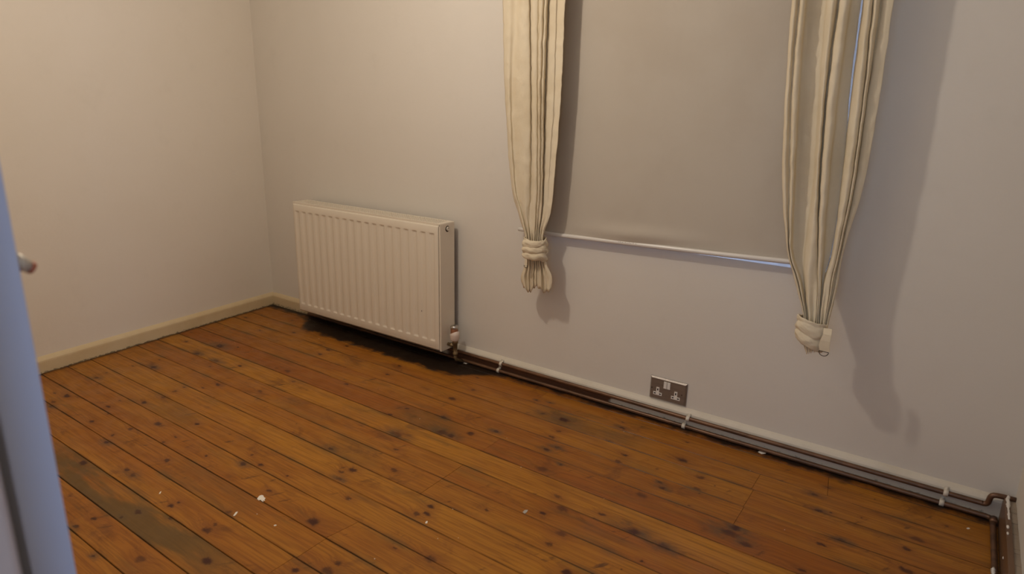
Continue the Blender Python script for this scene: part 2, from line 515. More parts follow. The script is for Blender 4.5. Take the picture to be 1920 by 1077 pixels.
edges = [0.0, -0.0684, -0.1879, -0.2962, -0.4095, -0.5162, -0.627, -0.7368, -0.8421, -0.9479, -1.0579,
         -1.1576, -1.2629, -1.3631, -1.4648, -1.5631, -1.6602, -1.757, -1.853, -1.95, -2.047, -2.14, YW]
joints = {1: [1.980, 3.084], 2: [2.887], 3: [2.894], 4: [2.8965], 5: [2.0545], 7: [2.0595], 8: [2.0597],
          11: [2.007], 12: [2.0], 13: [1.994], 16: [1.2], 18: [2.3]}
# knots: crop origin, scale, list of (x, y, size); s=small ... X=very large, capitals with g are grey
A5, B4 = 5.3333, 4.5453
S = {'t': 0.0045, 's': 0.0065, 'm': 0.0105, 'L': 0.0155, 'X': 0.020,
     'gs': -0.006, 'gm': -0.010, 'gL': -0.015, 'gX': -0.021}
K = [((300, 560), A5, [(260, 430, 'm'), (600, 475, 'gX'), (780, 487, 's'), (685, 560, 'gm'), (370, 550, 'gL'),
      (560, 625, 'gL'), (800, 675, 'm'), (500, 680, 's'), (990, 675, 't'), (1275, 725, 'L'), (1335, 830, 'm'),
      (1290, 880, 's'), (1340, 340, 'm'), (1465, 335, 's'), (1000, 320, 's'), (1015, 165, 's'), (855, 190, 'm'),
      (1320, 220, 'm'), (1370, 200, 't'), (1870, 475, 'm'), (1600, 555, 'm'), (1680, 515, 'm'), (1000, 930, 'm'),
      (580, 865, 'm'), (430, 895, 's'), (145, 930, 'm'), (240, 885, 's'), (1590, 885, 't'), (310, 340, 's'),
      (1185, 415, 't'), (1860, 855, 'm'), (240, 470, 's')]),
     ((80, 640), A5, [(245, 550, 'L'), (120, 520, 's'), (110, 605, 'm'), (490, 805, 'm'), (655, 655, 'm'),
      (655, 728, 's'), (770, 600, 's'), (540, 365, 'gm'), (640, 315, 's'), (900, 250, 's'), (820, 285, 's'),
      (1110, 260, 'gL'), (1165, 190, 's'), (1015, 615, 'm'), (1210, 560, 'm'), (1150, 830, 'L'),
      (880, 875, 'm'), (700, 940, 's'), (1545, 830, 'm'), (1330, 960, 's'), (1210, 1010, 's'), (85, 650, 'gm'),
      (640, 1010, 'gm')]),
     ((80, 840), B4, [(345, 130, 'L'), (720, 185, 'm'), (770, 235, 'gm'), (815, 548, 'm'), (1090, 495, 'm'),
      (1160, 462, 's'), (1085, 605, 's'), (435, 605, 'm'), (280, 670, 'm'), (835, 950, 'L'), (1400, 965, 'L'),
      (1400, 700, 'L'), (1470, 655, 's'), (1060, 105, 'm'), (1640, 507, 's'), (1585, 550, 'm'), (1435, 455, 't'),
      (1395, 72, 's'), (1785, 62, 's'), (1860, 150, 'm'), (1710, 140, 'gm'), (1500, 228, 's'), (1870, 230, 'gs'),
      (230, 420, 's'), (430, 920, 'gs'), (670, 590, 'gs')]),
     ((400, 840), B4, [(475, 370, 'm'), (850, 630, 'X'), (1150, 425, 'm'), (1190, 190, 'L'), (1090, 205, 'm'),
      (1070, 265, 'gm'), (1850, 500, 'm'), (1730, 560, 'm'), (1815, 560, 'm'), (1060, 980, 'm'), (970, 1050, 'L'),
      (1540, 190, 'm'), (1560, 15, 'm'), (1850, 945, 'L'), (700, 1045, 'm'), (1000, 10, 'gm'), (630, 240, 's'),
      (935, 725, 't'), (1390, 437, 's'), (1340, 470, 's'), (1540, 345, 't'), (1550, 860, 's')]),
     ((660, 680), A5, [(480, 38, 'm'), (355, 120, 'm'), (275, 155, 'gs'), (1210, 275, 'm'), (1000, 362, 'L'),
      (550, 460, 'm'), (380, 520, 'm'), (440, 720, 'gX'), (520, 615, 'gm'), (610, 650, 'gm'), (720, 820, 's'),
      (1020, 895, 's'), (440, 870, 'm'), (920, 550, 'gm'), (1250, 150, 's'), (1190, 712, 'L'), (900, 700, 'gX'),
      (985, 730, 'gL'), (1440, 690, 'gm'), (1850, 380, 'gs'), (150, 608, 't'), (90, 632, 't'), (1500, 1067, 's')]),
     ((1000, 740), A5, [(95, 190, 'gm'), (305, 255, 'gX'), (250, 365, 'm'), (185, 425, 'm'), (130, 550, 'gm'),
      (240, 530, 'gm'), (90, 745, 'X'), (250, 1025, 'm'), (915, 605, 'm'), (850, 672, 'm'), (885, 335, 'gm'),
      (895, 278, 't'), (1535, 475, 's'), (1490, 658, 'L'), (1670, 828, 'L'), (1635, 945, 'm'), (1085, 1010, 'L'),
      (1270, 885, 'gs'), (1290, 935, 'gm'), (1660, 990, 't'), (165, 80, 'gs'), (665, 525, 't'), (750, 470, 'gs'),
      (270, 700, 'gs')]),
     ((1100, 877), A5, [(150, 465, 'm'), (460, 640, 'gX'), (760, 790, 'gL'), (1035, 793, 's'), (1460, 885, 's'),
      (1580, 765, 'L'), (1490, 605, 'gL'), (1430, 660, 'gX'), (1760, 1055, 'm'), (840, 590, 's'), (550, 940, 's'),
      (510, 975, 's'), (1020, 380, 't'), (1440, 950, 't'), (640, 520, 'gs')]),
     ((1460, 877), A5, [(355, 268, 'gm'), (400, 430, 'gm'), (420, 770, 'm'), (1375, 715, 'L'), (1280, 815, 'm'),
      (1680, 585, 's'), (1290, 1040, 'L'), (630, 730, 'gm'), (240, 1035, 'm'), (520, 450, 't'), (825, 500, 't'),
      (490, 200, 'gs')]),
     ((900, 640), 2.465, [(375, 888, 'L'), (320, 937, 'm'), (290, 797, 'm'), (380, 775, 'L'), (30, 780, 's'),
      (400, 1070, 'L')])]
KN = []
for (ox, oy), sc_, lst in K:
    for x, y, s in lst:
        p = on_floor(ox + x / sc_, oy + y / sc_)
        if all((p.x - q[0]) ** 2 + (p.y - q[1]) ** 2 > 0.02 ** 2 for q in KN):
            KN.append((p.x, p.y, S[s]))
rng = random.Random(4)
# knots outside the photo so that the rest of the floor reads the same
for i in range(80):
    x, y = rng.uniform(0.2, 3.5), rng.uniform(-2.24, -1.70)
    KN.append((x, y, rng.choice([0.006, 0.009, 0.013, -0.009])))
# overall hue of each row, 0 = red-brown, 1 = yellow
HUE = [0.3, 0.45, 0.5, 0.55, 0.35, 0.1, 0.9, 0.35, 0.5, 0.75, 0.6, 0.45, 0.4, 0.45, 0.55, 0.4, 0.5, 0.4, 0.6, 0.5, 0.3, 0.5, 0.5]
STAIN = {14: (1.35, 0.75, 0.85), 10: (0.9, 0.25, 0.35), 8: (1.7, 0.2, 0.3), 2: (2.25, 0.3, 0.5), 7: (1.3, 0.2, 0.3), 5: (1.75, 0.2, 0.4), 12: (1.5, 0.3, 0.3)}
for r in range(len(edges) - 1):
    ya, yb = edges[r], edges[r + 1]
    gap = 0.0010 + 0.0020 * rng.random() ** 1.5
    y1, y0 = ya - gap * 0.5, yb + gap * 0.5
    xs = [None] + joints.get(r, []) + [XR]
    for k in range(len(xs) - 1):
        za = rng.uniform(-0.0006, 0.0)
        e0a = (xl(y1) + 0.002) if xs[k] is None else xs[k] + 0.0005
        e0b = (xl(y0) + 0.002) if xs[k] is None else xs[k] + 0.0005
        if r == 11 and k == 1: e0a, e0b = 2.0161, 1.9982
        if r == 1 and k == 2: e0a, e0b = 3.076, 3.093
        e1a = e1b = xs[k + 1] - 0.0005
        if r == 11 and k == 0: e1a, e1b = 2.015, 1.997
        if r == 1 and k == 1: e1a, e1b = 3.075, 3.092
        if k == len(xs) - 2: e1a = e1b = XR - 0.002
        ch = 0.0014
        bm = bmesh.new()
        # cross-section with chamfered upper arrises
        prof = [(y0, -0.021), (y0, za - ch), (y0 + ch, za), (y1 - ch, za), (y1, za - ch), (y1, -0.021)]
        def xe(y, a, b): return b + (a - b) * (y - y0) / (y1 - y0)
        A = [bm.verts.new((xe(y, e0a, e0b), y, z)) for y, z in prof]
        B = [bm.verts.new((xe(y, e1a, e1b), y, z)) for y, z in prof]
        for i in range(6):
            j = (i + 1) % 6
            bm.faces.new((A[i], A[j], B[j], B[i]))
        bm.faces.new(A[::-1]); bm.faces.new(B)
        bmesh.ops.recalc_face_normals(bm, faces=bm.faces)
        pl = obj('plank', bm, M_floor, floor)
        mine = [q for q in KN if y0 - 0.012 < q[1] < y1 + 0.012 and e0a - 0.03 < q[0] < e1a + 0.03]
        mine.sort(key=lambda q: -abs(q[2]))
        for i in range(NK):
            pl['knot_%02d' % i] = list(mine[i]) if i < len(mine) else [-9.0, -9.0, 0.01]
        pl['tone'] = [0.0, min(1, max(0, HUE[r] + rng.uniform(-0.06, 0.06))), r * 3.7 + k * 11.3 + 0.5]
        pl['edge_lines'] = [ya, yb, 0.0]
        pl['stain'] = list(STAIN.get(r, (-9.0, 0.1, 0.0)))

# skirting boards
SH = 0.0715
prof = [(0.0, 0.0), (0.019, 0.0), (0.0195, 0.050), (0.0185, 0.056), (0.014, 0.0625), (0.007, 0.068), (0.0, SH)]
bm = bmesh.new()
extrude_profile(bm, prof, (0.021, 0, 0), (XR, 0, 0), (0, -1, 0))
tag(obj('baseboard_back', bm, M_skirt_b), 'low white-topped skirting behind the two pipes', kind='structure')
bm = bmesh.new()
nl = Vector((1, SL, 0)).normalized()
extrude_profile(bm, prof, (0.0, 0.0, 0), (xl(YF), YF, 0), nl)
tag(obj('baseboard_left', bm, M_skirt_l), 'yellowed cream skirting along the left wall', kind='structure')
# right skirting: bare brown board with crumbled plaster above it and lumps of white paint
bm = bmesh.new()
box(bm, 3.533, 3.547, -1.2, -0.022, 0.0, 0.088, 0.002)
br = obj('baseboard_right', bm, M_skirt_r)
tag(br, 'bare brown skirting board along the right wall', kind='structure')
bm = bmesh.new()
n = 60
for i in range(n):
    y = -0.03 - i * 0.0195
    hgt = 0.082 + 0.006 * noise.noise((0, y * 20, 3))
    box(bm, 3.547, XR, y - 0.0195, y, 0.0, hgt, 0)
obj('plaster_edge', bm, M_plaster, br)
bm = bmesh.new()
pp = []
rr = []
for i in range(22):
    t = i / 21
    pp.append((3.541 + 0.003 * noise.noise((t * 9, 1, 0)), -0.025 - 0.14 * t, 0.0885))
    rr.append(0.0022 + 0.0028 * abs(noise.noise((t * 12, 5, 0))) + (0.002 if t < 0.5 else 0))
tube(bm, pp, rr, 8)
for (x, y, z, s) in ((3.534, -0.30, 0.045, .004), (3.537, -0.21, 0.089, .005), (3.536, -0.245, 0.089, .004)):
    bmesh.ops.create_icosphere(bm, subdivisions=2, radius=s, matrix=Matrix.Translation((x, y, z)) @ Matrix.Diagonal((0.7, 1.8, 0.7, 1)))
obj('paint_drips', bm, M_plastic_w, br, smooth=True)

# ------------------------------------------------------------------ window behind the blind
win = empty('window_1', ((WX0 + WX1) / 2, 0.15, WZ0))
tag(win, 'window hidden behind the drawn blind, blue dusk light at its edges', kind='structure')
bm = bmesh.new()
for b in ((WX0, WX0 + .06, WZ0, WZ1), (WX1 - .06, WX1, WZ0, WZ1), (WX0 + .06, WX1 - .06, WZ0, WZ0 + .07),
          (WX0 + .06, WX1 - .06, WZ1 - .06, WZ1), (2.39, 2.45, WZ0 + .07, WZ1 - .06)):
    box(bm, b[0] + .0005, b[1] - .0005, 0.13, 0.18, b[2] + .0005, b[3] - .0005, 0.004)
obj('window_frame', bm, M_frame, win)
M_glass = mat('window_glass', (0.9, 0.95, 1.0), 0.02)
M_glass.node_tree.nodes['Principled BSDF'].inputs['Transmission Weight'].default_value = 1.0
for x0, x1 in ((WX0 + .06, 2.39), (2.45, WX1 - .06)):
    bm = bmesh.new()
    box(bm, x0 - .004, x1 + .004, 0.153, 0.157, WZ0 + .066, WZ1 - .056)
    obj('pane', bm, M_glass, win)

# ------------------------------------------------------------------ roller blind
blind = empty('roller_blind', (2.37, -0.03, 0.67))
tag(blind, 'drawn beige roller blind between the two tied curtains', 'blind')
BY = -0.032
ctrl = [at(1005, 434.5, BY), at(1052, 441.7, BY), at(1140, 452.2, BY), at(1234, 463.2, BY), at(1350, 476.8, BY), at(1469, 489.8, BY)]
def barz(x):
    c = ctrl
    if x <= c[0].x: return c[0].z + (x - c[0].x) * (c[1].z - c[0].z) / (c[1].x - c[0].x)
    for a, b in zip(c, c[1:]):
        if x <= b.x: return a.z + (b.z - a.z) * (x - a.x) / (b.x - a.x)
    return c[-1].z + (x - c[-1].x) * (c[-1].z - c[-2].z) / (c[-1].x - c[-2].x)
BX0, BX1 = 1.80, 2.945
def blind_y(x, z):
    dz = z - barz(x)
    y = BY + 0.002
    y += -0.011 * math.exp(-((x - 2.33) / 0.20) ** 2) * math.exp(-((dz - 0.035) / 0.028) ** 2)
    y += -0.004 * math.sin(x * 9.0) * math.exp(-dz / 0.10)
    y += 0.0025 * math.sin(x * 5.0 + 1.0)
    return y
bm = bmesh.new()
nx, nz = 90, 70
g_ = []
for j in range(nz + 1):
    t = (j / nz) ** 1.8
    row = []
    for i in range(nx + 1):
        x = BX0 + (BX1 - BX0) * i / nx
        z0 = barz(x)
        z = z0 + (2.10 - z0) * t
        row.append(bm.verts.new((x, blind_y(x, z), z)))
    g_.append(row)
for j in range(nz):
    for i in range(nx):
        bm.faces.new((g_[j][i], g_[j][i + 1], g_[j + 1][i + 1], g_[j + 1][i]))
fab = obj('blind_fabric', bm, M_blind, blind, smooth=True)
s_ = fab.modifiers.new('thick', 'SOLIDIFY'); s_.thickness = 0.0008
bm = bmesh.new()
xs_ = [1.784 + (2.958 - 1.784) * i / 24 for i in range(25)]
tube(bm, [(x, BY, barz(x)) for x in xs_], 0.0085, 14)
obj('bottom_bar', bm, M_bar, blind, smooth=True)
bm = bmesh.new()
for i in range(9):
    x = 2.245 + i * 0.0085 + 0.002 * math.sin(i * 5)
    box(bm, x, x + 0.0035, BY - 0.0088, BY - 0.0080, barz(x) + 0.003 + 0.0012 * math.sin(i * 3), barz(x) + 0.0042 + 0.0012 * math.sin(i * 3))
obj('scuff', bm, M_steel, blind)
bm = bmesh.new()
tube(bm, [(1.80, BY + .012, 2.11), (2.945, BY + .012, 2.11)], 0.02, 16)
obj('roller_tube', bm, M_plastic_w, blind, smooth=True)

# ------------------------------------------------------------------ curtains
def cr(p0, p1, p2, p3, t):
    return 0.5 * ((2 * p1) + (-p0 + p2) * t + (2 * p0 - 5 * p1 + 4 * p2 - p3) * t * t + (-p0 + 3 * p1 - 3 * p2 + p3) * t ** 3)

def cloth(bm, rows, nu=4, nv=7, wr=0.0012, seed=0):
    """rows: list of lists of Vector control points (equal length) -> smooth sheet"""
    R, Cn = len(rows), len(rows[0])
    fine = []
    for row in rows:
        out = []
        for i in range(Cn - 1):
            p0 = row[max(0, i - 1)]; p1 = row[i]; p2 = row[i + 1]; p3 = row[min(Cn - 1, i + 2)]
            for k in range(nu):
                out.append(cr(p0, p1, p2, p3, k / nu))
        out.append(row[-1])
        fine.append(out)
    grid = []
    for j in range(R - 1):
        seglen = (fine[j][len(fine[j]) // 2] - fine[j + 1][len(fine[j]) // 2]).length
        n_ = max(3, int(seglen / 0.014)) if nv is None else nv
        for k in range(n_):
            t = k / n_
            grid.append([cr(fine[max(0, j - 1)][i], fine[j][i], fine[j + 1][i], fine[min(R - 1, j + 2)][i], t) for i in range(len(fine[0]))])
    grid.append(fine[-1])
    vs = []
    for row in grid:
        out = []
        for p in row:
            q = p.copy()
            q.y += wr * noise.noise((p.x * 60 + seed, p.y * 30, p.z * 34)) + 0.6 * wr * noise.noise((p.x * 20 + seed, 0, p.z * 90))
            q.x += 0.5 * wr * noise.noise((p.x * 25 + seed, 3, p.z * 18))
            out.append(bm.verts.new(q))
        vs.append(out)
    for j in range(len(vs) - 1):
        for i in range(len(vs[0]) - 1):
            bm.faces.new((vs[j][i], vs[j][i + 1], vs[j + 1][i + 1], vs[j + 1][i]))

def curtain_rows(vrows, cols, depth, tie_v, ydep, pinch):
    """cols[c][r] image x of fold line c at row r; depth[c] distance from wall of the open cloth (cm)"""
    rows = []
    for r, v in enumerate(vrows):
        row = []
        for c in range(len(cols)):
            k = pinch[r]
            d = (depth[c] * (1 - k) + (ydep[r] + (1.6 if c % 2 else -1.6) * (0.25 + 0.25 * k)) * k) / 100.0
            row.append(at(cols[c][r], v, -d))
        rows.append(row)
    top = [Vector((p.x + (p.x - rows[0][len(cols) // 2].x) * 0.12, p.y, 2.10)) for p in rows[0]]
    mid = [a.lerp(b, 0.5) for a, b in zip(top, rows[0])]
    return [top, mid] + rows

POLE_Y = -0.11
# left curtain
LV = [0, 175, 340, 400, 442, 468, 494, 520, 543]
LC = [(943, 947, 958, 972, 984, 985, 984, 977, 981), (955, 954, 963, 977, 987, 987, 987, 982, 985),
      (968, 961.6, 968, 980, 989, 989, 990, 987, 990), (980, 977, 982, 985, 992, 991, 992, 990, 992),
      (991, 993, 992, 991, 994, 993, 994, 993, 993), (993.5, 995, 996, 993, 996, 995, 996, 995, 995),
      (1000, 1000, 1002, 998, 999, 997, 998, 997, 997), (1007, 1006, 1006, 1003, 1002, 999, 1000, 999, 999),
      (1011, 1009, 1008.5, 1006, 1004, 1001, 1002, 1001, 1001), (1014, 1011, 1010, 1007.5, 1005, 1003, 1004, 1004, 1004),
      (1018, 1013, 1012, 1010, 1007, 1005, 1006, 1006, 1006), (1020.5, 1015.5, 1014, 1011.5, 1008, 1007, 1008, 1008, 1009),
      (1023, 1017.5, 1015.5, 1013, 1009, 1009, 1010, 1011, 1012), (1026, 1020, 1017, 1014, 1010, 1011, 1012, 1014, 1015),
      (1028.5, 1022, 1018.5, 1016, 1011, 1013, 1014, 1018, 1019), (1032, 1025, 1020, 1018, 1013, 1015, 1016, 1022, 1023),
      (1042, 1037, 1028, 1024, 1015, 1018, 1018, 1025, 1026), (1045, 1041, 1031, 1027, 1017, 1020, 1021, 1029, 1029),
      (1060, 1052, 1039, 1032, 1019, 1022, 1025, 1035, 1033)]
LD = [10.0, 12.0, 10.8, 12.6, 12.0, 10.4, 12.4, 12.2, 11.4, 12.9, 12.6, 11.6, 12.9, 12.2, 10.0, 10.8, 11.6, 11.1, 11.8]
lrows = curtain_rows(LV, LC, LD, 468, [11] * 9, [0, 0, .15, .45, .8, .9, .75, .6, .6])
# the hem of the tail is uneven
for c in range(len(LC)):
    lrows[-1][c].z += 0.012 * math.sin(c * 0.55 + 2.6) + 0.006 * math.sin(c * 2.1)
cl = empty('curtain', (1.92, -0.11, 0.46))
tag(cl, 'cream cotton curtain left of the blind, gathered in a tie-back above a short tail', 'curtain')
bm = bmesh.new()
cloth(bm, lrows, 5, None, 0.0034, 1)
o = obj('curtain_panel', bm, M_cloth, cl, smooth=True)
s_ = o.modifiers.new('thick', 'SOLIDIFY'); s_.thickness = 0.0012; s_.offset = 0

# right curtain
RV = [0, 170, 340, 467, 530, 597, 625, 648, 663]
RC = [(1486, 1473, 1467, 1476, 1491.5, 1507, 1504, 1510, 1513), (1492, 1478, 1472, 1478, 1494, 1508, 1506, 1511, 1514),
      (1498, 1484, 1479.5, 1479.5, 1496.5, 1509, 1508, 1512, 1515), (1504, 1490, 1484, 1482, 1499, 1510, 1510, 1513, 1516),
      (1511, 1498, 1489, 1485, 1502, 1511, 1512, 1514, 1517), (1512, 1499, 1491, 1487, 1503, 1512, 1513, 1515, 1518),
      (1530, 1517, 1504, 1500, 1507, 1513, 1514, 1516, 1519), (1548, 1534, 1523, 1508, 1509, 1514, 1515, 1517, 1520),
      (1552, 1538, 1527, 1512, 1510, 1515, 1516, 1518, 1520.5), (1560, 1543, 1531, 1521, 1515, 1518, 1518, 1519, 1521),
      (1566, 1547, 1534.5, 1530, 1525, 1524, 1521, 1520, 1522), (1571, 1549.5, 1536.5, 1533, 1532, 1529, 1524, 1522, 1523),
      (1574, 1552, 1538.5, 1534, 1533.5, 1530.5, 1526, 1523, 1524), (1577, 1555, 1541, 1535.5, 1534.5, 1532, 1528, 1524, 1525),
      (1587, 1563, 1547, 1539, 1536.5, 1533.5, 1530, 1525, 1526), (1595.5, 1571, 1553.6, 1543, 1538.5, 1535, 1532, 1526, 1527),
      (1598, 1574, 1557, 1547, 1541, 1536, 1533, 1527, 1528), (1615.5, 1594, 1580, 1559, 1543.5, 1537, 1534, 1528, 1529)]
RD = [13.2, 14.2, 12.6, 14.2, 13.2, 10.0, 9.8, 10.2, 12.6, 14.4, 13.8, 12.0, 12.0, 14.4, 15.2, 13.8, 11.0, 9.8]
RC2 = [(1619, 1597.5, 1578, 1561, 1544, 1537, 1534, 1528, 1528), (1624, 1603, 1581, 1563, 1547, 1539, 1535, 1529, 1529),
       (1630, 1611, 1589, 1567, 1552, 1543, 1537, 1530, 1530), (1636, 1618, 1595.5, 1571.5, 1556.5, 1547, 1539, 1531, 1531),
       (1638, 1620, 1597, 1572.5, 1558, 1548, 1540, 1532, 1531.5), (1643, 1623, 1599.5, 1574, 1560, 1549, 1541, 1532.5, 1532),
       (1649, 1626, 1602, 1576, 1562, 1550, 1542, 1533, 1532.5), (1652, 1628, 1603.5, 1577, 1563.5, 1551, 1543, 1533.5, 1533),
       (1658, 1631, 1606, 1578.5, 1565, 1552, 1544, 1534, 1533.5), (1666, 1641, 1613, 1580.5, 1568, 1554, 1545, 1534.5, 1534),
       (1676, 1651, 1621, 1583, 1571, 1556.5, 1546, 1535, 1534.5)]
RD2 = [10.5, 12.8, 14.2, 13.2, 12.2, 14.0, 12.8, 10.8, 11.6, 12.0, 11.6]
pin = [0, 0, 0.05, .2, .45, .8, .92, .8, .7]
yd = [13, 13, 13, 14, 15, 16, 16, 16, 16]
cr_ = empty('curtain', (2.97, -0.15, 0.44))
tag(cr_, 'cream cotton curtain right of the blind, pleated open above a low knotted tie', 'curtain')
for cols_, dep_, sd in ((RC, RD, 7), (RC2, RD2, 12)):
    rows_ = curtain_rows(RV, cols_, dep_, 625, yd, pin)
    off = 0 if cols_ is RC else len(RC)
    for c in range(len(cols_)):
        t = (c + off) / (len(RC) + len(RC2) - 1)
        zig = 0.0035 * math.sin((c + off) * 1.25)
        for k, (ua, ub, vv) in ((-2, (1507, 1534, 648)), (-1, (1510, 1533, 662))):
            rows_[k][c] = at(ua + (ub - ua) * t, vv - 5 * t, -0.172 - 0.012 * math.sin(math.pi * t) + zig)
        rows_[-1][c].z += 0.006 * math.sin(c * 1.3 + sd)
    bm = bmesh.new()
    cloth(bm, rows_, 5, None, 0.0034, sd)
    o = obj('curtain_panel', bm, M_cloth, cr_, smooth=True)
    s_ = o.modifiers.new('thick', 'SOLIDIFY'); s_.thickness = 0.0012; s_.offset = 0

def tieband(name, parent, c, rx, ry, h, tilt, folds=3.0, slant=0.8, seed=0.0):
    """wrinkled wrapped fabric band around the gathered curtain"""
    bm = bmesh.new()
    nt, na = 44, 80
    rings = []
    for j in range(nt + 1):
        t = j / nt
        ring = []
        for k in range(na):
            a = 2 * math.pi * k / na
            edge = 1 - 0.10 * (abs(2 * t - 1) ** 6)
            ph = folds * t + slant * math.sin(a * 0.5 + seed) + 0.25 * noise.noise((math.cos(a) + seed, math.sin(a), t * 2))
            f = 0.13 * (abs(math.sin(math.pi * ph + seed)) ** 0.55 - 0.6)
            f += 0.07 * noise.noise((math.cos(a) * 2 + seed, math.sin(a) * 2, t * 5)) + 0.03 * noise.noise((math.cos(a) * 6 + seed, math.sin(a) * 6, t * 14 + a * 3))
            r = edge * (1 + f)
            x = rx * r * math.cos(a); y = ry * r * math.sin(a)
            z = (t - 0.5) * h * (1 + 0.12 * math.sin(a * 1.0 + seed)) + x * tilt + 0.004 * noise.noise((a * 2, seed, t))
            ring.append(bm.verts.new((c[0] + x, c[1] + y, c[2] + z)))
        rings.append(ring)
    for A, B in zip(rings, rings[1:]):
        for k in range(na):
            l = (k + 1) % na
            bm.faces.new((A[k], A[l], B[l], B[k]))
    o = obj(name, bm, M_cloth, parent, smooth=True)
    s = o.modifiers.new('thick', 'SOLIDIFY'); s.thickness = 0.003; s.offset = -1
    return o

def dring(parent, c, r, down=True):
    bm = bmesh.new()
    pts = [Vector((c[0] + r * math.cos(a), c[1], c[2] + r * math.sin(a))) for a in [math.pi + math.pi * k / 14 for k in range(15)]]
    tube(bm, pts + [pts[0] + Vector((0, 0, 0.0005))], 0.0011, 8)
    return obj('d_ring', bm, M_darkmetal, parent, smooth=True)

tl = at(1003, 466, -0.115)
tb = tieband('tie_back', cl, tl, 0.053, 0.040, 0.088, -0.05, 2.6, 0.5, 0.4)
# narrow tab with a ring hanging below the left tie
tp = at(986, 499, -0.150)
bm = bmesh.new()
box(bm, tp.x - 0.006, tp.x + 0.006, tp.y - 0.001, tp.y + 0.002, tp.z - 0.004, tp.z + 0.034, 0.0008)
tab = obj('tab', bm, M_cloth, tb)
dring(tb, (tp.x, tp.y, tp.z + 0.001), 0.0085)

tr_ = at(1521, 622, -0.165)
tb2 = tieband('tie_back', cr_, tr_, 0.045, 0.038, 0.080, -0.30, 2.2, 0.6, 2.0)
# loose strap end folded over the knot, with a ring below it
bm = bmesh.new()
sp = [at(1552, 617, -0.198), at(1551, 628, -0.206), at(1547, 640, -0.208), at(1545, 650, -0.207), at(1546, 659, -0.206)]
wd = [0.0115, 0.0115, 0.0135, 0.0150, 0.0140]
L_, R_ = [], []
for p, wv in zip(sp, wd):
    for yo, lst in ((0.0, L_), (0.003, R_)):
        lst.append([bm.verts.new(p + Vector((sx * wv, yo, 0))) for sx in (-1, 0, 1)])
for lst in (L_, R_):
    for a, b in zip(lst, lst[1:]):
        for i in range(2):
            bm.faces.new((a[i], a[i + 1], b[i + 1], b[i]))
for i in (0, 2):
    for j in range(len(sp) - 1):
        bm.faces.new((L_[j][i], L_[j + 1][i], R_[j + 1][i], R_[j][i]))
for j in (0, len(sp) - 1):
    for i in range(2):
        bm.faces.new((L_[j][i], L_[j][i + 1], R_[j][i + 1], R_[j][i]))
bmesh.ops.recalc_face_normals(bm, faces=bm.faces)
strap = obj('strap', bm, M_cloth, tb2)

p = at(1544.5, 660, -0.206)
dring(tb2, (p.x, p.y, p.z), 0.0135)

# curtain pole above the frame carries both curtains
pole = empty('curtain_pole', (2.4, POLE_Y, 2.12))
tag(pole, 'white curtain pole above the window', 'curtain pole')
bm = bmesh.new()
tube(bm, [(1.65, POLE_Y, 2.115), (3.15, POLE_Y, 2.115)], 0.012, 14)
obj('rod', bm, M_plastic_w, pole, smooth=True)
for x in (1.70, 3.11):
    bm = bmesh.new()
    box(bm, x - .012, x + .012, POLE_Y, 0.0, 2.105, 2.125, 0.002)
    obj('bracket', bm, M_plastic_w, pole)
for x in (1.64, 3.16):
    bm = bmesh.new()
    bmesh.ops.create_uvsphere(bm, u_segments=20, v_segments=12, radius=0.022, matrix=Matrix.Translation((x, POLE_Y, 2.115)))
    obj('finial', bm, M_plastic_w, pole, smooth=True)

# ------------------------------------------------------------------ radiator
rad = empty('radiator', (0.93, -0.085, 0.07))
tag(rad, 'white panel radiator with vertical flutes low on the wall near the corner', 'radiator')
RX0, RX1, RZ0, RZ1 = 0.428, 1.429, 0.072, 0.664
RF, RB = -0.137, -0.036
# front panel: a height-field with pressed flutes
bm = bmesh.new()
pitch, nfl = (1.3905 - 0.4625) / 18, 19
px0 = 0.4625
ft, fb = 0.621, 0.116
def flute(x, z):
    k = round((x - px0) / pitch)
    if k < 0 or k > nfl - 1: return 0.0
    c = px0 + k * pitch
    ax = min(1.0, max(0.0, (0.0195 - abs(x - c)) / 0.0135))
    ax = ax * ax * (3 - 2 * ax)
    e = min(1.0, max(0.0, (ft - z) / 0.0055), max(0.0, (z - fb) / 0.0055))
    e = e * e * (3 - 2 * e)
    return 0.0042 * ax * e
xsx = [RX0, RX0 + .006, RX0 + .012]
for k in range(nfl):
    c = px0 + k * pitch
    xsx += [c + d for d in (-0.0195, -0.0165, -0.013, -0.0095, -0.006, 0, 0.006, 0.0095, 0.013, 0.0165, 0.0195)]
xsx += [RX1 - .012, RX1 - .006, RX1]
xsx = sorted(set(round(x, 5) for x in xsx if RX0 <= x <= RX1))
zsz = [RZ0 + .004, RZ0 + .010, fb - .002, fb, fb + .0025, fb + .0055, fb + .012, fb + .02, 0.25, 0.37, 0.49, ft - .02, ft - .012, ft - .0055, ft - .0025, ft, ft + .002, RZ1 - .014, RZ1 - .008]
gv = [[bm.verts.new((x, RF + flute(x, z) + (0.003 if (x in (xsx[0], xsx[-1]) or z in (zsz[0], zsz[-1])) else 0), z)) for x in xsx] for z in zsz]
for j in range(len(zsz) - 1):
    for i in range(len(xsx) - 1):
        bm.faces.new((gv[j][i], gv[j][i + 1], gv[j + 1][i + 1], gv[j + 1][i]))
o = obj('front_panel', bm, M_white, rad, smooth=True)
s_ = o.modifiers.new('thick', 'SOLIDIFY'); s_.thickness = 0.010; s_.offset = -1; s_.use_even_offset = False
# rear panel
bm = bmesh.new(); box(bm, RX0 + .006, RX1 - .006, RB - .012, RB, RZ0 + .01, RZ1 - .02, 0.003)
obj('rear_panel', bm, M_rad_in, rad)
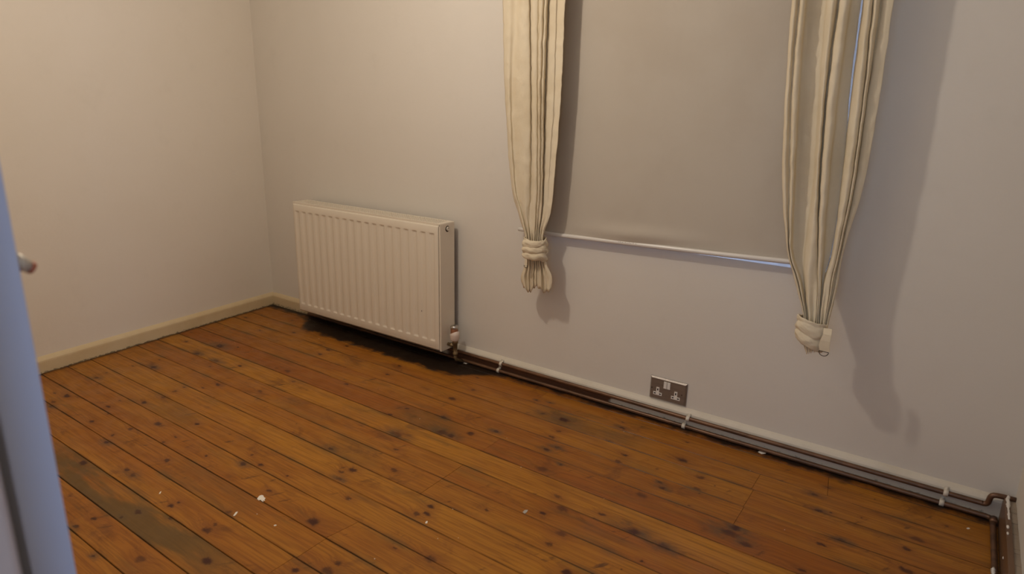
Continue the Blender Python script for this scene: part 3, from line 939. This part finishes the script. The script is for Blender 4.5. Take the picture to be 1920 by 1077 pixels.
# convector fins between the panels
bm = bmesh.new()
for i in range(36):
    x = RX0 + .02 + i * (RX1 - RX0 - .04) / 35
    box(bm, x - .0006, x + .0006, RF + .016, RB - .014, RZ0 + .05, RZ1 - .03)
obj('convector_fins', bm, M_rad_in, rad)
# side covers
for x0, x1, nm in ((RX1 + .001, RX1 + .009, 'r'), (RX0 - .004, RX0 - .0005, 'l')):
    bm = bmesh.new()
    box(bm, x0, x1, RF + .004, RB, RZ0, RZ1, 0.0022)
    sd = obj('side_panel', bm, M_white, rad)
    if nm == 'r': side_r = sd
# top grille: rails along the length and small cross bars, as one part
bm = bmesh.new()
zt = RZ1
box(bm, RX0 - .003, RX1 + .008, RF + .004, RF + .014, zt - .010, zt + .0015, 0.001)
box(bm, RX0 - .003, RX1 + .008, RB - .012, RB, zt - .010, zt + .0015, 0.001)
box(bm, RX1 - .014, RX1 + .008, RF + .014, RB - .012, zt - .006, zt + .0015, 0.0008)
box(bm, RX0 - .003, RX0 + .016, RF + .014, RB - .012, zt - .006, zt + .0015, 0.0008)
yy0, yy1 = RF + .014, RB - .012
for i in range(1, 6):
    y = yy0 + (yy1 - yy0) * i / 6
    box(bm, RX0 + .016, RX1 - .014, y - .0013, y + .0013, zt - .003, zt + .001)
nb = 68
for i in range(nb):
    x = RX0 + .016 + (RX1 - RX0 - .03) * (i + .5) / nb
    box(bm, x - .0028, x + .0028, yy0, yy1, zt - .0022, zt + .0004)
obj('top_grille', bm, M_white, rad)
# bleed plug in the side
bm = bmesh.new()
lathe(bm, [(0.0135, 0), (0.0135, 0.0006), (0.0120, 0.0008), (0.0110, 0.0002)], (RX1 + .009, -.0845, .6385), (1, 0, 0), 28)
rg = obj('plug_recess', bm, M_darkmetal, rad, smooth=True)
bm = bmesh.new()
lathe(bm, [(0.0095, 0.0), (0.0095, 0.004), (0.0085, 0.0055), (0.005, 0.0058), (0.0045, 0.0045), (0.0, 0.0045)], (RX1 + .009, -.0835, .6385), (1, 0, 0), 24)
obj('bleed_plug', bm, M_plastic, rad, smooth=True)
# valve at the lower corner
vx, vy = 1.4775, -0.085
bm = bmesh.new()
lathe(bm, [(0.0095, 0.052), (0.0115, 0.056), (0.0115, 0.066), (0.009, 0.068), (0.0085, 0.082), (0.0105, 0.086), (0.0105, 0.110), (0.0135, 0.112), (0.0135, 0.128)], (vx + .004, vy, 0), (0, 0, 1), 20)
lathe(bm, [(0.0075, 0.0), (0.0075, 0.016), (0.0105, 0.016), (0.0105, 0.030), (0.007, 0.031), (0.007, 0.04)], (RX1 + .009, vy, .098), (1, 0, 0), 20)
tube(bm, fillet([(vx + .004, vy, .06), (vx + .004, vy, .03), (vx + .012, -0.045, .0125)], .02), 0.0075, 12)
vb = obj('valve', bm, M_brass, rad, smooth=True)
bm = bmesh.new()
# collar with an oblique top edge
seg = 28; rings = []
for kk, (r_, z_) in enumerate(((0.017, 0.123), (0.0205, 0.129), (0.0225, 0.150), (0.0225, None), (0.0200, None))):
    ring = []
    for k in range(seg):
        a = 2 * math.pi * k / seg
        z = z_ if z_ is not None else 0.160 + 0.012 * math.cos(a + 0.3)
        ring.append(bm.verts.new((vx + .001 + r_ * math.cos(a), vy + r_ * math.sin(a), z)))
    rings.append(ring)
for A, B in zip(rings, rings[1:]):
    for k in range(seg):
        bm.faces.new((A[k], A[(k + 1) % seg], B[(k + 1) % seg], B[k]))
bm.faces.new(rings[0][::-1]); bm.faces.new(rings[-1])
obj('valve_collar', bm, M_rose, vb, smooth=True)
bm = bmesh.new()
lathe(bm, [(0.0175, 0.13), (0.0175, 0.182), (0.017, 0.183)], (vx - .001, vy, 0), (0, 0, 1), 24)
obj('valve_band', bm, M_copper_bright, vb, smooth=True)
bm = bmesh.new()
lathe(bm, [(0.0185, 0.182), (0.0190, 0.186), (0.0185, 0.193), (0.015, 0.196), (0.0, 0.1965)], (vx - .001, vy, 0), (0, 0, 1), 24)
obj('valve_cap', bm, M_chrome, vb, smooth=True)
# small chip on the panel
bm = bmesh.new()
c_ = at(790.5, 583.5, RF - .0004)
bmesh.ops.create_icosphere(bm, subdivisions=1, radius=0.0026, matrix=Matrix.Translation((c_.x, RF, c_.z)) @ Matrix.Diagonal((1, .25, 1.2, 1)))
obj('paint_chip', bm, M_darkmetal, rad)
# wall brackets holding the radiator
for x in (0.62, 1.24):
    bm = bmesh.new(); box(bm, x - .02, x + .02, RB - .002, -0.0015, 0.20, 0.60, 0.001)
    obj('bracket', bm, M_white, rad)

# ------------------------------------------------------------------ pipes
PR = 0.0078
def pipe(name, pts, r, label, fr=0.02):
    bm = bmesh.new()
    tube(bm, fillet(pts, fr, 7), r, 14)
    o = obj(name, bm, M_copper, None, smooth=True)
    return tag(o, label, 'pipe')
PY = -0.0285
up = pipe('heating_pipe', [(0.36, PY, 0.050), (1.7, PY, 0.046), (2.6, PY, 0.043), (3.39, PY, 0.0445), (3.478, PY, 0.0455), (3.499, PY - .002, 0.047),
     (3.503, PY - .006, 0.084), (3.528, PY - .004, 0.0865), (3.5615, PY + .004, 0.083)], PR,
     'brown upper pipe just under the skirting top, kinking up over the right corner', 0.016)
lo = pipe('heating_pipe', [(0.36, PY - .002, 0.0135), (1.7, PY - .002, 0.0105), (2.6, PY - .002, 0.0085), (3.40, PY - .002, 0.0083), (3.519, PY - .002, 0.0085),
     (3.5215, -0.5, 0.0085), (3.5215, -1.2, 0.0085)], PR,
     'brown lower pipe lying on the floor edge and turning along the right wall', 0.02)
bm = bmesh.new()
tube(bm, [(3.521, -.036, .010), (3.521, -.06, .010)], 0.0105, 16)
obj('elbow', bm, M_copper, lo, smooth=True)
bm = bmesh.new()
pts_ = [(3.517, -0.318, 0.018), (3.516, -0.33, 0.016), (3.518, -0.345, 0.012), (3.521, -0.36, 0.006)]
tube(bm, fillet(pts_, .01), [0.003 + 0.0015 * (i % 3) for i in range(len(fillet(pts_, .01)))], 8)
obj('paint_drip', bm, M_plastic_w, lo, smooth=True)

def clip(u, v, zc, label):
    p = at(u, v, -0.037)
    x = p.x
    e = empty('pipe_clip', (x, -0.02, zc))
    bm = bmesh.new()
    wv = 0.0065
    # saddle: arc around the pipe front, flat foot against the skirting
    pr = []
    for k in range(13):
        a = math.radians(-75 + 190 * k / 12)
        pr.append((PY - 0.0098 * math.cos(a), zc + 0.0098 * math.sin(a)))
    pr += [(-0.0185, zc + 0.012), (-0.0195, zc + 0.017)]
    prev = None
    for (y, z) in pr:
        cur = [bm.verts.new((x - wv, y, z)), bm.verts.new((x + wv, y, z))]
        if prev: bm.faces.new((prev[0], prev[1], cur[1], cur[0]))
        prev = cur
    o = obj('saddle', bm, M_plastic, e, smooth=True)
    s = o.modifiers.new('t', 'SOLIDIFY'); s.thickness = 0.0022; s.offset = 0
    bm = bmesh.new()
    box(bm, x - .0065, x + .0065, PY + .0075, -0.0195, zc - .010, zc + .012, 0.0006)
    obj('clip_base', bm, M_plastic, e)
    tag(e, label, 'pipe clip')
def zu(x): return 0.050 + (0.046 - 0.050) * (x - .36) / 1.34 if x < 1.7 else (0.046 - 0.003 * (x - 1.7) / .9 if x < 2.6 else 0.043 + 0.0015 * (x - 2.6) / .79)
def zl(x): return 0.0105 - 0.002 * (x - 1.7) / .9 if x < 2.6 else 0.0085
for (u1, v1, u2, v2, where) in ((938, 681, 933, 692, 'nearest the radiator'), (1289, 785, 1281, 799, 'below the wall socket'), (1773, 928, 1766, 942, 'nearest the right corner')):
    clip(u1, v1, zu(at(u1, v1, -.037).x), 'white plastic clip on the upper pipe, %s' % where)
    clip(u2, v2, zl(at(u2, v2, -.037).x), 'white plastic clip on the lower pipe, %s' % where)

# ------------------------------------------------------------------ wall socket
SX, SZ, SW_, SHH = 2.4043, 0.0764, 0.1465, 0.0915
sock = empty('wall_socket', (SX + SW_ / 2, 0, SZ))
tag(sock, 'brushed steel double wall socket with white inserts above the skirting', 'socket')
bm = bmesh.new()
# bevelled plate: back outline to smaller front outline
o0 = [(SX, SZ), (SX + SW_, SZ), (SX + SW_, SZ + SHH), (SX, SZ + SHH)]
def ring_(ins, y): return [bm.verts.new((x + (ins if i in (0, 3) else -ins), y, z + (ins if i in (0, 1) else -ins))) for i, (x, z) in enumerate(o0)]
r0, r1, r2 = ring_(0, 0.0), ring_(0, -0.004), ring_(0.0055, -0.0085)
f_edge = []
for A, B in ((r0, r1), (r1, r2)):
    for k in range(4):
        f = bm.faces.new((A[k], A[(k + 1) % 4], B[(k + 1) % 4], B[k]))
        if A is r1 and k == 2: f.material_index = 1  # painted highlight on the top bevel only
bm.faces.new(r2); bm.faces.new(r0[::-1])
bmesh.ops.recalc_face_normals(bm, faces=bm.faces)
plate = obj('face_plate', bm, [M_steel, M_steel_lit], sock)
SF = -0.0085
def fx(u): return SX + SW_ * u
def fz(v): return SZ + SHH * (1 - v)
for uc in (0.228, 0.725):
    bm = bmesh.new()
    # inverted-T insert
    pts = [(-.0175, .0), (.0175, .0), (.0175, .0125), (.006, .0125), (.006, .033), (-.006, .033), (-.006, .0125), (-.0175, .0125)]
    x0, z0 = fx(uc), fz(0.80)
    a = [bm.verts.new((x0 + x, SF + .001, z0 + z)) for x, z in pts]
    b = [bm.verts.new((x0 + x, SF - .001, z0 + z)) for x, z in pts]
    bm.faces.new(b); bm.faces.new(a[::-1])
    for i in range(8):
        bm.faces.new((a[i], a[(i + 1) % 8], b[(i + 1) % 8], b[i]))
    bmesh.ops.recalc_face_normals(bm, faces=bm.faces)
    ins = obj('socket_insert', bm, M_plastic_w, plate)
    bm = bmesh.new()
    for (dx, dz, w_, h_) in ((0, .0235, .0022, .0042), (-.0105, .0062, .0036, .0022), (.0105, .0062, .0036, .0022)):
        box(bm, x0 + dx - w_, x0 + dx + w_, SF - .0014, SF - .0004, z0 + dz - h_, z0 + dz + h_)
    o = obj('pin_holes', bm, M_black, plate)
for uc in (0.425, 0.520):
    bm = bmesh.new()
    x0 = fx(uc)
    vs = box(bm, x0 - .0061, x0 + .0061, SF - .003, SF + .001, fz(0.42), fz(0.115), 0.0008)
    obj('rocker_switch', bm, M_plastic_w, plate)
for uc in (0.06, 0.885):
    bm = bmesh.new()
    lathe(bm, [(0.0022, 0), (0.0022, 0.0006), (0.0008, 0.0006)], (fx(uc), SF, fz(0.52)), (0, -1, 0), 12)
    obj('screw', bm, M_darkmetal, plate)

# ------------------------------------------------------------------ paint spots on the boards
def blob(name, pts, mt, label, h=0.0007):
    bm = bmesh.new()
    top = [bm.verts.new((x, y, h)) for x, y in pts]
    bot = [bm.verts.new((x * 1.0, y, -0.0005)) for x, y in pts]
    bm.faces.new(top); bm.faces.new(bot[::-1])
    for i in range(len(pts)):
        bm.faces.new((top[i], bot[i], bot[(i + 1) % len(pts)], top[(i + 1) % len(pts)]))
    bmesh.ops.recalc_face_normals(bm, faces=bm.faces)
    return tag(obj(name, bm, mt), label, 'paint spot')
M_spot = mat('dried_white_paint', (0.82, 0.77, 0.68), 0.6)
def px(pts): return [tuple(on_floor(u, v)[:2]) for u, v in pts]
blob('paint_spot', px([(482, 936), (485, 932), (487, 930), (491, 929), (494, 930), (495, 933), (498, 935), (496, 937), (497, 940), (493, 939), (494, 942), (490, 940), (489, 938), (485, 939)]), M_spot,
     'large ragged white paint spot on the boards at the lower left')
blob('paint_spot', px([(437, 968), (440, 964), (442, 961), (446, 960), (444, 964), (440, 968)]), M_spot,
     'slim white paint streak below left of the large ragged spot')
blob('paint_spot', px([(797, 982), (799, 978), (802, 978), (801, 982)]), M_spot, 'small white paint fleck beside a cluster of three knots')
blob('paint_spot', px([(513, 986), (516, 984.5), (519, 985.5), (515, 987.5)]), M_spot, 'tiny white fleck right of the slim paint streak')
blob('paint_spot', px([(980, 961), (984, 957), (990, 957), (988, 961), (984, 964)]), mat('greyish_paint', (0.42, 0.38, 0.33), 0.6), 'greyish paint smear on the boards at the bottom centre')
blob('paint_spot', px([(298, 927), (300, 923), (302.5, 922), (301, 926)]), M_spot, 'tiny white fleck at the left, on the board beside the grey-stained one')
blob('paint_spot', px([(1421, 848), (1426, 846), (1434, 848.5), (1436, 851), (1428, 852)]), M_spot, 'white paint flake lying at the skirting foot right of the socket')
blob('paint_spot', px([(868, 681), (875, 679), (882, 680.5), (874, 683)]), M_spot, 'pale flake on the dark boards below the radiator valve')
blob('paint_spot', px([(1812, 991), (1816, 990), (1819, 992), (1815, 993)]), M_spot, 'small white fleck on the boards near the right corner')
bm = bmesh.new()
rs = random.Random(9)
for i in range(42):
    if i < 22: u, v = rs.uniform(330, 620), rs.uniform(600, 660)
    else: u, v = rs.uniform(300, 1800), rs.uniform(760, 1050)
    p = on_floor(u, v)
    if p.y > -0.06 or p.x > 3.4 or p.x < 0.3: continue
    s = rs.uniform(0.0006, 0.0014)
    bmesh.ops.create_icosphere(bm, subdivisions=1, radius=s, matrix=Matrix.Translation((p.x, p.y, 0.0003)) @ Matrix.Diagonal((1.5, 1, .5, 1)))
tag(obj('plaster_dust', bm, M_spot), 'fine white specks of plaster dust scattered over the boards', 'dust', kind='stuff')

# ------------------------------------------------------------------ left cupboard door, close to the camera
door = empty('door_1', (2.60, -2.05, 0.0))
tag(door, 'painted door seen edge-on at the left, out of focus with blue light partly put into its paint', kind='structure')
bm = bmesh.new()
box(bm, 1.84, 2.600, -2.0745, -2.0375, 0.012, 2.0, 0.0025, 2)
obj('door_leaf', bm, M_door_tint, door)
bm = bmesh.new()
hx = 2.578
lathe(bm, [(0.014, 0.0), (0.014, 0.003)], (hx, -2.0375, 1.016), (0, 1, 0), 20)
hb = obj('door_handle', bm, M_chrome, door, smooth=True)
bm = bmesh.new()
base = Vector((hx, -2.036, 1.0175)); tipv = Vector((hx, -2.0235, 1.0085))
tube(bm, [base, base.lerp(tipv, .5), tipv], [0.0085, 0.0072, 0.0058], 16)
obj('handle_stem', bm, mat('pale_metal', (0.5, 0.45, 0.36), 0.4, 0.3), hb, smooth=True)
bm = bmesh.new()
tube(bm, [tipv, tipv + Vector((0, .003, -.0022))], [0.0063, 0.0055], 16)
obj('handle_tip', bm, mat('copper_tip', (0.35, 0.10, 0.05), 0.4, 0.4), hb, smooth=True)
for z in (0.25, 1.75):
    bm = bmesh.new()
    box(bm, 1.835, 1.86, YF, -2.0745, z - .04, z + .04, 0.001)
    obj('hinge', bm, M_chrome, door)

# ------------------------------------------------------------------ ceiling lamp above the frame
pend = empty('pendant_lamp', (BULB.x, BULB.y, CEIL))
tag(pend, 'bare bulb hanging from the ceiling', 'lamp')
bm = bmesh.new(); lathe(bm, [(0.045, 0), (0.045, 0.02), (0.03, 0.03)], (BULB.x, BULB.y, CEIL), (0, 0, -1), 24)
obj('ceiling_rose', bm, M_plastic_w, pend, smooth=True)
bm = bmesh.new(); tube(bm, [(BULB.x, BULB.y, CEIL - .03), (BULB.x, BULB.y, BULB.z + .10)], 0.003, 8)
obj('cord', bm, M_plastic_w, pend)
bm = bmesh.new(); lathe(bm, [(0.017, 0.055), (0.018, 0.10)], BULB, (0, 0, 1), 20)
obj('lamp_holder', bm, M_plastic_w, pend)
